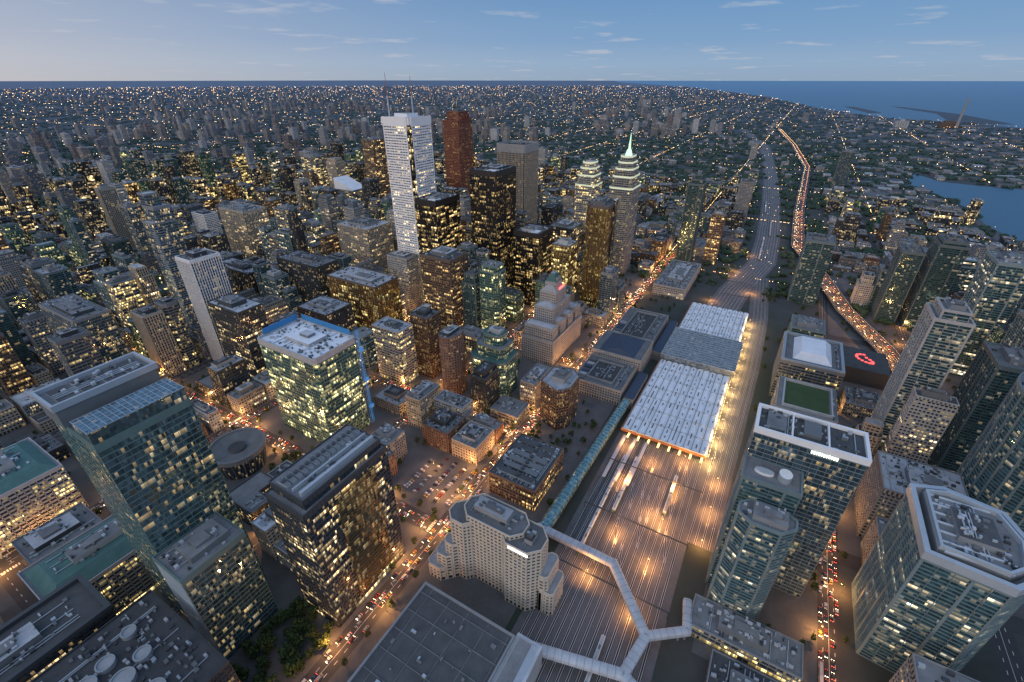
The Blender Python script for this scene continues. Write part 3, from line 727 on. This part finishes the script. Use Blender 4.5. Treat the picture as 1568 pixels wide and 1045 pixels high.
def treemesh(seed):
    r=random.Random(seed);B=MB();B.rod((0,0,0),(.2,.1,3.6),.28,bark,6,.17)
    for k in range(5):
        t=k*1.3+r.random();B.rod((.15,.08,2.4+.3*k),(2.1*math.cos(t),2.1*math.sin(t),4.6+.5*k),.12,bark,4,.04)
    for k in range(34):
        t=r.uniform(0,6.28);z=r.uniform(3.2,8.6);q=(1-((z-5.6)/3.6)**2);rad=max(.3,q)**.5*2.9*r.uniform(.35,1.05)
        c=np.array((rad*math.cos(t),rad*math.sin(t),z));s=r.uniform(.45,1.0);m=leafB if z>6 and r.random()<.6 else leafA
        P=[c+v*s*r.uniform(.6,1.35) for v in ICO]
        for f in IF:
            if r.random()<.85: B.face([tuple(P[i]) for i in f],m)
    for k in range(160):
        t=r.uniform(0,6.28);z=r.uniform(3,9.2);q=(1-((z-5.8)/3.9)**2);rad=max(.1,q)**.5*3.4*r.uniform(.7,1.1)
        c=np.array((rad*math.cos(t),rad*math.sin(t),z));d=[np.array([r.uniform(-.4,.4) for _ in range(3)]) for _ in range(3)]
        B.face([tuple(c+d[0]),tuple(c+d[1]),tuple(c+d[2])],r.choice([leafA,leafB]))
    return B.mesh('broadleaf_tree')
TM=[treemesh(s) for s in (1,2,3)]
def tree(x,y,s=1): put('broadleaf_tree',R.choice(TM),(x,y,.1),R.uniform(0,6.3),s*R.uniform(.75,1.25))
for k in range(70): tree(R.uniform(42,97),R.uniform(201,245),1.15)
for n,e0,e1,st in ((190,60,760,24),(318,210,760,34),(480,60,780,34),(-105,260,640,22)):
    x=e0
    while x<e1:
        for s in (-1,1):
            if R.random()<.6: tree(x+R.uniform(-3,3),n+s*10.5,.8)
        x+=st
for e in (348,203):
    y=205
    while y<640:
        for s in (-1,1):
            if R.random()<.6: tree(e+s*10.5,y,.85)
        y+=18
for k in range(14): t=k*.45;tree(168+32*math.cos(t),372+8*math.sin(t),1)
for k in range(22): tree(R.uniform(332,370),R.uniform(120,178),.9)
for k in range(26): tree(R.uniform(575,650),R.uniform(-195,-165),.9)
nt_=0
for k in range(4200):
    x=R.uniform(-200,1000);y=R.uniform(-330,950)
    if vis(x,y) and free(x-2,x+2,y-2,y+2,1) and all(abs(x-e)>9 for e in ES) and all(abs(y-n)>9 for n in NSn+NSs): tree(x,y,.85);nt_+=1
    if nt_>480: break
fv=[];ff=[]
RR=np.random.RandomState(3)
def blob(x,y,s,z=0,fl=.75):
    n=len(fv);P=ICO*s*RR.uniform(.55,1.35,(12,1))
    for p in P: fv.append((x+p[0],y+p[1],max(-.5,z+s*.75*fl+p[2]*fl)))
    for f in IF: ff.append(tuple(n+i for i in f))
for i in range(32000):
    x,y,r,a=rpos(900,30000)
    if r<1700 and R.random()<.4: continue
    if not vis(x,y) or not free(x-3,x+3,y-3,y+3,1): continue
    if y<-250 and R.random()<.3: continue
    s=R.uniform(3.5,7)*(1+min(r,4000)/4500)
    fl=.75 if r<3500 else .5
    if r>6000: s*=r/6000;fl=min(.5,9/s)
    blob(x,y,s,0,fl)
    if r>1300:
        for k in range(4): blob(x+R.uniform(-2.6,2.6)*s,y+R.uniform(-2.6,2.6)*s,s*R.uniform(.5,.95),0,fl)
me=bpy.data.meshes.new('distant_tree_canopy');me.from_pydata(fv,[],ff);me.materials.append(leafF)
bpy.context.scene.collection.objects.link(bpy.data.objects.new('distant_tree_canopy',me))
lw=emis('far_lamp_warm',(1,.55,.2),7);lc=emis('far_lamp_white',(1,.85,.62),7)
B=MB()
def dot(x,y,z,s,m):
    B.face([(x-s,y-s,z),(x+s,y-s,z),(x+s,y+s,z),(x-s,y+s,z)],m)
    B.face([(x-s,y-s,z-s),(x-s,y+s,z-s),(x-s,y+s,z+s),(x-s,y-s,z+s)][::-1],m);B.face([(x-s,y-s,z-s),(x+s,y-s,z-s),(x+s,y-s,z+s),(x-s,y-s,z+s)],m)
for i in range(13000):
    x,y,r,a=rpos(1000,30000)
    q=R.random()
    if q<.35: y=round(y/420)*420+190
    elif q<.7: x=round(x/480)*480
    if wet(x,y): continue
    dot(x,y,9+r/900,.22+r/6000*R.uniform(.3,1.25)**1.5,lw if R.random()<.7 else lc)
for P,o in ((GARD,-6),(GARD,9)):
    for (a,b) in zip(P[7:-1],P[8:]):
        L=math.hypot(b[0]-a[0],b[1]-a[1]);t=0
        while t<L:
            x=a[0]+(b[0]-a[0])*t/L;y=a[1]+(b[1]-a[1])*t/L;dot(x,y+o,16,.15+x/7000,lw);t+=28
B.obj('distant_street_lights')
# ------------------------------------------------------------------ ground & water
gm,nt,b=newmat('ground_soil');p=geopos(nt)
n1=noise(nt,.004,8,p,rough=.7);n2=noise(nt,.05,4,p)
c=ramp(nt,n1,[(.35,(.03,.05,.026)),(.5,(.05,.06,.048)),(.62,(.09,.09,.09))])
c=mixc(nt,.4,c,mixc(nt,n2,(.03,.045,.03),(.09,.09,.09)))
c=mixc(nt,hazefac(nt),c,(.15,.20,.275))  # soil colour fades to blue-grey as painted haze
nt.links.new(c,b.inputs['Base Color']);b.inputs['Roughness'].default_value=.95;b.inputs['Specular IOR Level'].default_value=.1
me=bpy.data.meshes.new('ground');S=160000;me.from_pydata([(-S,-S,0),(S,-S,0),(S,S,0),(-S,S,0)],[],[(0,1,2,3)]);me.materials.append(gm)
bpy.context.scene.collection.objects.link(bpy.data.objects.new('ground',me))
wm,nt,b=newmat('lake_water')
nt.links.new(mixc(nt,hazefac(nt,16000),(.045,.13,.20),(.13,.27,.41)),b.inputs['Base Color']);b.inputs['Roughness'].default_value=.45;b.inputs['Specular IOR Level'].default_value=.22  # water paler with distance, haze put into its colour
bp=nt.nodes.new('ShaderNodeBump');bp.inputs['Strength'].default_value=.6;bp.inputs['Distance'].default_value=1;nt.links.new(noise(nt,.06,5,geopos(nt)),bp.inputs['Height']);nt.links.new(bp.outputs[0],b.inputs['Normal'])
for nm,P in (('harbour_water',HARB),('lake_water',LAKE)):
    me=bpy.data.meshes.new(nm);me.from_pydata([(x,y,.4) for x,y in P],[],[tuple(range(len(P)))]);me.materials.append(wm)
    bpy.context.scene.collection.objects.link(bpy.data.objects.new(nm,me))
# wooded spit with piers beyond the harbour
for k,P in enumerate(([(5900,-1250),(6100,-1600),(7600,-1500),(9200,-1150),(9300,-1020),(7600,-1290),(6300,-1180)],[(7300,-620),(7500,-760),(8900,-560),(9000,-430),(7800,-560)])):
    B=MB();B.prism(P,0,1.6,gm,gm);B.obj('wooded_spit')
# ------------------------------------------------------------------ railway
B=MB();tr=MB()
def poffset(P,o):
    out=[]
    for i,q in enumerate(P):
        a=P[max(0,i-1)];b=P[min(len(P)-1,i+1)];L=math.hypot(b[0]-a[0],b[1]-a[1]);out.append((q[0]-(b[1]-a[1])/L*o,q[1]+(b[0]-a[0])/L*o))
    return out
def ribbon(B,P,o,w,z,mat):
    A=poffset(P,o-w/2);C=poffset(P,o+w/2)
    for i in range(len(P)-1): B.face([(*A[i],z),(*A[i+1],z),(*C[i+1],z),(*C[i],z)],mat)
RN=[(60,44),(420,48),(800,46)];RF=[(800,46),(900,38),(1000,22),(1100,6),(1300,10),(1550,22),(2000,50),(2400,82),(3300,175),(4400,420)]
RS=[(300,-8),(420,-10),(620,-14),(800,-12),(900,-6),(1000,0)]
ribbon(B,RN,0,96,.04,ballast);ribbon(B,RF,0,54,.046,ballast);ribbon(B,RS,0,30,.052,ballast)
B.obj('rail_yard_ballast')
ties=simple('track_ties',(.04,.037,.036),.95,objvar=0)
for k in range(15):
    o=-41+k*5.9;ribbon(tr,RN,o,2.6,.08,ties)
    for s in (-.72,.72): ribbon(tr,RN,o+s,.3,.2,railm)
for k in range(8):
    o=-21+k*5.9;ribbon(tr,RF,o,2.6,.09,ties)
    for s in (-.72,.72): ribbon(tr,RF,o+s,.36,.2,railm)
for k in range(4):
    o=-10+k*5.6;ribbon(tr,RS,o,2.6,.10,ties)
    for s in (-.72,.72): ribbon(tr,RS,o+s,.3,.21,railm)
for k in range(12):
    x=R.uniform(210,360);o=-41+R.randrange(13)*5.9
    q=[(x,44+(x-60)*.011+o),(x+34,44+(x-26)*.011+o+5.9)]
    ribbon(tr,q,0,2.4,.12,ties)
    for s in (-.72,.72): ribbon(tr,q,s,.26,.22,railm)
tr.obj('railway_tracks')
def trainmesh():
    B=MB();g=simple('train_green',(.03,.22,.12),.4);w=simple('train_white',(.7,.7,.7),.4);wl=facade('train_windows',(.03,.04,.04),.2,.1,1.5,3,.7,1.2)
    p=[(-12.5,-1.5),(12.5,-1.5),(12.5,1.5),(-12.5,1.5)]
    B.prism(p,1,1.9,g,None,True);B.prism(off(p,-.02),1.9,2.7,wl);B.prism(p,2.7,3.2,w);B.prism(off(p,-.02),3.2,4,wl);B.prism(p,4,4.4,w)
    B.frust(p,4.4,off(p,-.6),4.9,w,roofl)
    for x in (-9,-6.6,6.6,9):
        for y in (-1.2,1.2): B.rod((x,y-.1,.65),(x,y+.1,.65),.45,dkmet,8)
    B.box(-4,4,-1.2,1.2,.5,.98,dkmet);B.box(2,5,-.8,.8,4.9,5.2,louv);return B.mesh('rail_coach')
CM=trainmesh()
for x0,n,k in ((255,5,12),(310,3,10),(150,2,5),(330,2,3)):
    for j in range(n):
        x=x0+j*26;put('rail_coach',CM,(x,44+(x-60)*.011-41+k*5.9,.1),.011)
for x0,n,o in ((1120,7,8.5),(1330,6,-3.3),(1580,6,14.4)):
    for j in range(n):
        x=x0+j*25.6
        sl_=.02 if x<1300 else (.048 if x<1550 else .0622);b0=(1100,6) if x<1300 else ((1300,10) if x<1550 else (1550,22))
        put('rail_coach',CM,(x,b0[1]+(x-b0[0])*sl_+o,.1),sl_)
B=MB()
for y in (86.5,74.8,62.9):
    B.box(250,400,y-1,y+1,0,1.1,paving);B.box(330,400,y-1.6,y+1.6,5.2,5.5,roofl)
    for k in range(10): B.rod((334+k*7,y,1),(334+k*7,y,5.2),.15,dkmet,4)
B.obj('railway_platform')
B=MB()
for x in (225,290,355,860,930):   # signal gantries
    a=-2 if x<800 else 10;b_=90 if x<800 else 62
    for y in (a,b_): B.rod((x,y,0),(x,y,8),.3,dkmet,6)
    B.box(x-.4,x+.4,a,b_,7.4,8.2,dkmet)
B.obj('signal_gantry')
# ------------------------------------------------------------------ expressway viaduct
B=MB()
GN=[];
for (a,b) in zip(GARD[:-1],GARD[1:]):
    for t in range(4): GN.append((a[0]+(b[0]-a[0])*t/4,a[1]+(b[1]-a[1])*t/4))
GN.append(GARD[-1])
for o,w,z,m in ((0,26,8,asphalt),(-13.2,.5,8.9,conc),(13.2,.5,8.9,conc),(0,.6,8.8,conc)): ribbon(B,GN,o,w,z,m)
for o in (-13.5,13.5,-12.95,12.95):
    A=poffset(GN,o)
    for i in range(len(A)-1): B.face([(*A[i],6.6 if abs(o)>13.2 else 8),(*A[i+1],6.6 if abs(o)>13.2 else 8),(*A[i+1],8.9),(*A[i],8.9)],conc)
ribbon(B,GN,0,27,6.6,concd)
for o in (-9,-4.5,4.5,9): ribbon(B,GN,o,.2,8.02,paint)
for q in GN[::1]:
    for s in (-8,8): B.rod((q[0],q[1]+s,0),(q[0],q[1]+s,6.7),1,concd,6)
B.obj('elevated_expressway')
# ------------------------------------------------------------------ vehicles
headl=emis('headlight',(1,.82,.52),20);taill=emis('taillight',(1,.07,.03),9);tyre=simple('tyre',(.02,.02,.02),.9);glz=simple('car_glass',(.02,.025,.03),.1,objvar=0)
lensw=simple('lamp_lens',(.6,.6,.6),.2);lensr=simple('tail_lens',(.2,.01,.01),.3)
def carmesh(col,kind=0,on=True):
    B=MB();m=simple('car_paint_%d'%len(bpy.data.materials),col,.3,.05,objvar=0);w=.92
    L=2.3 if kind<2 else 5.6
    if kind==0: prof=[(-2.3,.35),(2.3,.35),(2.35,.75),(1.2,.95),(.5,1.42),(-1.0,1.45),(-1.9,1.0),(-2.3,.95)]
    elif kind==1: prof=[(-2.4,.35),(2.4,.35),(2.45,.9),(1.5,1.1),(.9,1.75),(-2.1,1.8),(-2.4,1.1)]
    else: prof=[(-5.6,.35),(5.6,.35),(5.6,1.6),(5.4,2.9),(-5.5,3.0),(-5.6,1.2)];w=1.27
    n=len(prof)
    B.face([(x,-w,z) for x,z in prof],m);B.face([(x,w,z) for x,z in prof][::-1],m)
    for i in range(n):
        a=prof[i];b=prof[(i+1)%n];gl=(a[1]>.9 and b[1]>.9 and abs(a[1]-b[1])>.3)
        B.face([(a[0],w,a[1]),(b[0],w,b[1]),(b[0],-w,b[1]),(a[0],-w,a[1])],glz if gl else m)
    if kind==2:
        bw=facade('bus_windows',(.05,.05,.05),0,.1,1.3,9,1,1.0)
        for s in (-1,1): B.face([(-5.2,s*(w+.01),1.4),(5.2,s*(w+.01),1.4),(5.2,s*(w+.01),2.4),(-5.2,s*(w+.01),2.4)][::-s],bw)
        B.box(-4.6,4.6,-1.05,1.05,3.0,3.12,roofl)
    else:
        t=1.35 if kind==0 else 1.68
        for s in (-1,1): B.face([(-1.6,s*(w+.01),1.0),(1.0,s*(w+.01),1.0),(.5,s*(w+.01),t),(-1.1,s*(w+.01),t)],glz)
    for x in (-L*.64,L*.64):
        for s in (-1,1): B.rod((x,s*(w-.18),.34),(x,s*(w+.03),.34),.34,tyre,10)
    for s in (-1,1):
        B.box(L+.02,L+.12,s*.62-.22,s*.62+.22,.55,.82,headl if on else lensw);B.box(-L-.12,-L-.02,s*.62-.22,s*.62+.22,.62,.9,taill if on else lensr)
    return B.mesh('car')
CC=(((.6,.6,.6),0),((.03,.03,.03),0),((.25,.26,.28),1),((.2,.03,.02),0),((.5,.5,.52),1),((.04,.06,.15),0),((.5,.32,.05),0))
CARS=[carmesh(c,k) for c,k in CC];PARK=[carmesh(c,k,False) for c,k in CC]
BUS=carmesh((.30,.05,.04),2)
def car(x,y,rz,z=.02):
    if R.random()<.02: put('city_bus',BUS,(x,y,z),rz)
    else: put('car',R.choice(CARS),(x,y,z),rz+R.uniform(-.02,.02))
def traffic(n,e0,e1,gap):
    for o,rz in ((-5.4,0),(-1.9,0),(1.9,math.pi),(5.4,math.pi)):
        x=e0+R.uniform(0,gap)
        while x<e1: car(x,n+o,rz);x+=R.expovariate(1/gap)+7
def trafficN(e,n0,n1,gap):
    for o,rz in ((5.4,math.pi/2),(1.9,math.pi/2),(-1.9,-math.pi/2),(-5.4,-math.pi/2)):
        y=n0+R.uniform(0,gap)
        while y<n1: car(e+o,y,rz);y+=R.expovariate(1/gap)+7
traffic(190,60,1100,10);traffic(318,210,800,22);traffic(480,60,800,18);traffic(-105,225,640,10)
trafficN(203,200,640,14);trafficN(348,200,800,14);trafficN(515,200,640,18);trafficN(785,200,640,22)
trafficN(985,120,500,18)
for r_ in range(5):
    for k in range(17):
        if R.random()<.75: put('parked_car',R.choice(PARK),(226+k*3.1,202+r_*12+R.uniform(-.3,.3),.16),math.pi/2*(1 if r_%2 else -1))
GA=poffset(GN,-6);GB=poffset(GN,6)
for P,fl in ((GA,0),(GB,math.pi)):
    for a,b in zip(P[8:44],P[9:45]):
        L=math.hypot(b[0]-a[0],b[1]-a[1]);t=R.uniform(0,10);an=math.atan2(b[1]-a[1],b[0]-a[0])
        while t<L:
            car(a[0]+(b[0]-a[0])*t/L,a[1]+(b[1]-a[1])*t/L+R.choice([-2,2]),an+fl,8.03);t+=R.uniform(9,26)
# ------------------------------------------------------------------ street lamps
lhead=emis('sodium_lamp_head',(1,.5,.14),26)
def lampmesh():
    B=MB();B.rod((0,0,0),(0,0,9),.13,dkmet,6,.07);B.rod((0,0,8.9),(2.2,0,9.5),.06,dkmet,4);B.box(1.8,2.9,-.2,.2,9.38,9.56,dkmet);B.box(1.85,2.85,-.17,.17,9.24,9.37,lhead)
    B.box(-.25,.25,-.25,.25,0,.5,dkmet);return B.mesh('street_lamp')
LM=lampmesh()
pl=bpy.data.lights.new('sodium_light','POINT');pl.energy=20000;pl.color=(1,.42,.12);pl.shadow_soft_size=.6
pk=bpy.data.lights.new('parking_light','POINT');pk.energy=11000;pk.color=(1,.44,.14);pk.shadow_soft_size=.6
pw=bpy.data.lights.new('warm_white_light','POINT');pw.energy=30000;pw.color=(1,.60,.20);pw.shadow_soft_size=.6
nl=0
def lamp(x,y,rz,z=0,L=None):
    global nl
    o=put('street_lamp',LM,(x,y,z),rz)
    q=bpy.data.objects.new('bulb',L or pl);q.parent=o;q.location=(2.4,0,8.9);bpy.context.scene.collection.objects.link(q);nl+=1
for n,e0,e1,st in ((190,50,1150,38),(318,60,980,64),(480,30,980,60),(-105,225,660,44),(-212,600,1000,70)):
    x=e0;k=0
    while x<e1:
        s=1 if k%2 else -1
        if vis(x,n): lamp(x,n+s*9,-s*math.pi/2)
        x+=st;k+=1
for e,n0,n1,st in ((-2,330,640,70),(203,205,900,50),(348,205,900,54),(515,205,900,70),(785,205,900,80),(985,60,700,70),(1150,60,700,100)):
    y=n0;k=0
    while y<n1:
        s=1 if k%2 else -1
        if vis(e,y): lamp(e+s*9,y,math.pi if s>0 else 0)
        y+=st;k+=1
for x in range(215,400,45): lamp(x,20,math.pi/2)
for x,y in ((275,55),(335,68),(375,50),(385,80),(310,34),(225,62),(830,70),(900,10),(1010,52),(1130,40)): lamp(x,y,0)
for x in range(405,800,36): lamp(x,-4,math.pi/2,L=pw)
for x in range(300,400,40): lamp(x,-14,math.pi/2,L=pl)
for x,y in ((230,215),(255,240),(275,210),(250,200)): lamp(x,y,0,L=pk)
for q in GN[10:38]: lamp(q[0],q[1],math.pi/2,z=8)
print('lamps',nl)
B=MB();B.rod((5315,-1060,0),(5315,-1060,219),11,conc,20,6.5);B.rod((5315,-1060,212),(5315,-1060,219.5),7.2,conc,20,7.2);B.obj('power_station_chimney')
B=MB();B.box(5330,5460,-1080,-960,0,42,brick,roofd);
for k in range(9): B.box(5325,5330,-1076+k*13,-1070+k*13,0,40,brown)
B.box(5360,5430,-1050,-990,42,52,brick,roofd);B.obj('power_station')
B=MB();B.box(5150,5300,-720,-640,0,40,conc,roofl)
for k in range(5): B.prism(ell(5140,-715+k*17,9,9,14),0,52,conc,roofl)
B.box(5190,5260,-700,-670,40,62,conc,roofl);B.obj('cement_silo')
# ------------------------------------------------------------------ sky & sun
w=bpy.data.worlds.new('World');bpy.context.scene.world=w;w.use_nodes=True;nt=w.node_tree;nt.nodes.clear()
out=nt.nodes.new('ShaderNodeOutputWorld');bg=nt.nodes.new('ShaderNodeBackground')
sky=nt.nodes.new('ShaderNodeTexSky');sky.sky_type='NISHITA';sky.sun_disc=False;sky.sun_elevation=math.radians(2.5);sky.sun_rotation=math.radians(-75)
tc=nt.nodes.new('ShaderNodeTexCoord').outputs['Generated'];sp=nt.nodes.new('ShaderNodeSeparateXYZ');nt.links.new(tc,sp.inputs[0])
grad=ramp(nt,mt(nt,'MAXIMUM',sp.outputs[2],0),[(0,(.27,.39,.53)),(.025,(.23,.39,.59)),(.06,(.14,.31,.57)),(.12,(.09,.25,.52)),(.3,(.15,.29,.57)),(1,(.23,.38,.66))])  # upper stops brightened above the view to add light on the city
# sky brightened to the west, unseen behind the viewer, added to light the city
dq=nt.nodes.new('ShaderNodeVectorMath');dq.operation='DOT_PRODUCT';nt.links.new(tc,dq.inputs[0]);dq.inputs[1].default_value=(-.94,-.1,.34)
bw=mt(nt,'POWER',mt(nt,'MAXIMUM',dq.outputs['Value'],0),1.4)
grad=mixc(nt,mt(nt,'MINIMUM',bw,1),grad,(.86,.91,1.06))
dw=nt.nodes.new('ShaderNodeVectorMath');dw.operation='DOT_PRODUCT';nt.links.new(tc,dw.inputs[0]);dw.inputs[1].default_value=(-.64,.77,0)
wf=mt(nt,'POWER',mt(nt,'MAXIMUM',mt(nt,'ADD',mt(nt,'MULTIPLY',dw.outputs['Value'],.6),.4),0),2.2)
wf=mt(nt,'MULTIPLY',wf,mt(nt,'POWER',mt(nt,'SUBTRACT',1,mt(nt,'ABSOLUTE',sp.outputs[2])),3.0))
grad=mixc(nt,mt(nt,'MINIMUM',mt(nt,'MULTIPLY',wf,.75),1),grad,(.92,.74,.62))
zz=mt(nt,'ADD',mt(nt,'MAXIMUM',sp.outputs[2],0),.045);cb=nt.nodes.new('ShaderNodeCombineXYZ')
nt.links.new(mt(nt,'DIVIDE',sp.outputs[0],zz),cb.inputs[0]);nt.links.new(mt(nt,'DIVIDE',sp.outputs[1],zz),cb.inputs[1])
cn=noise(nt,.8,6,cb.outputs[0]);cm=ramp(nt,cn,[(.59,(0,0,0)),(.68,(1,1,1))])
cmf=mt(nt,'MULTIPLY',cm,.5)
grad=mixc(nt,cmf,grad,(.50,.53,.62))
tot=mixc(nt,1.0,grad,mixc(nt,.03,(0,0,0),sky.outputs[0]),'ADD')
nt.links.new(tot,bg.inputs[0]);bg.inputs[1].default_value=.97;nt.links.new(bg.outputs[0],out.inputs[0])
sl=bpy.data.lights.new('sun','SUN');sl.energy=.34;sl.angle=math.radians(14);sl.color=(1,.92,.86)
so=bpy.data.objects.new('sun',sl);so.rotation_euler=(math.radians(72),0,math.radians(-90-12));bpy.context.scene.collection.objects.link(so)
# ------------------------------------------------------------------ camera
cd=bpy.data.cameras.new('camera');cd.lens=16.19;cd.sensor_width=36;cd.clip_end=400000;cd.clip_start=1
co=bpy.data.objects.new('camera',cd);co.location=(0,0,CAM_H);co.rotation_euler=(math.radians(90-29.6),0,math.radians(-60));bpy.context.scene.collection.objects.link(co)
sc=bpy.context.scene;sc.camera=co;sc.view_settings.view_transform='Standard';sc.view_settings.look='None';sc.view_settings.exposure=0
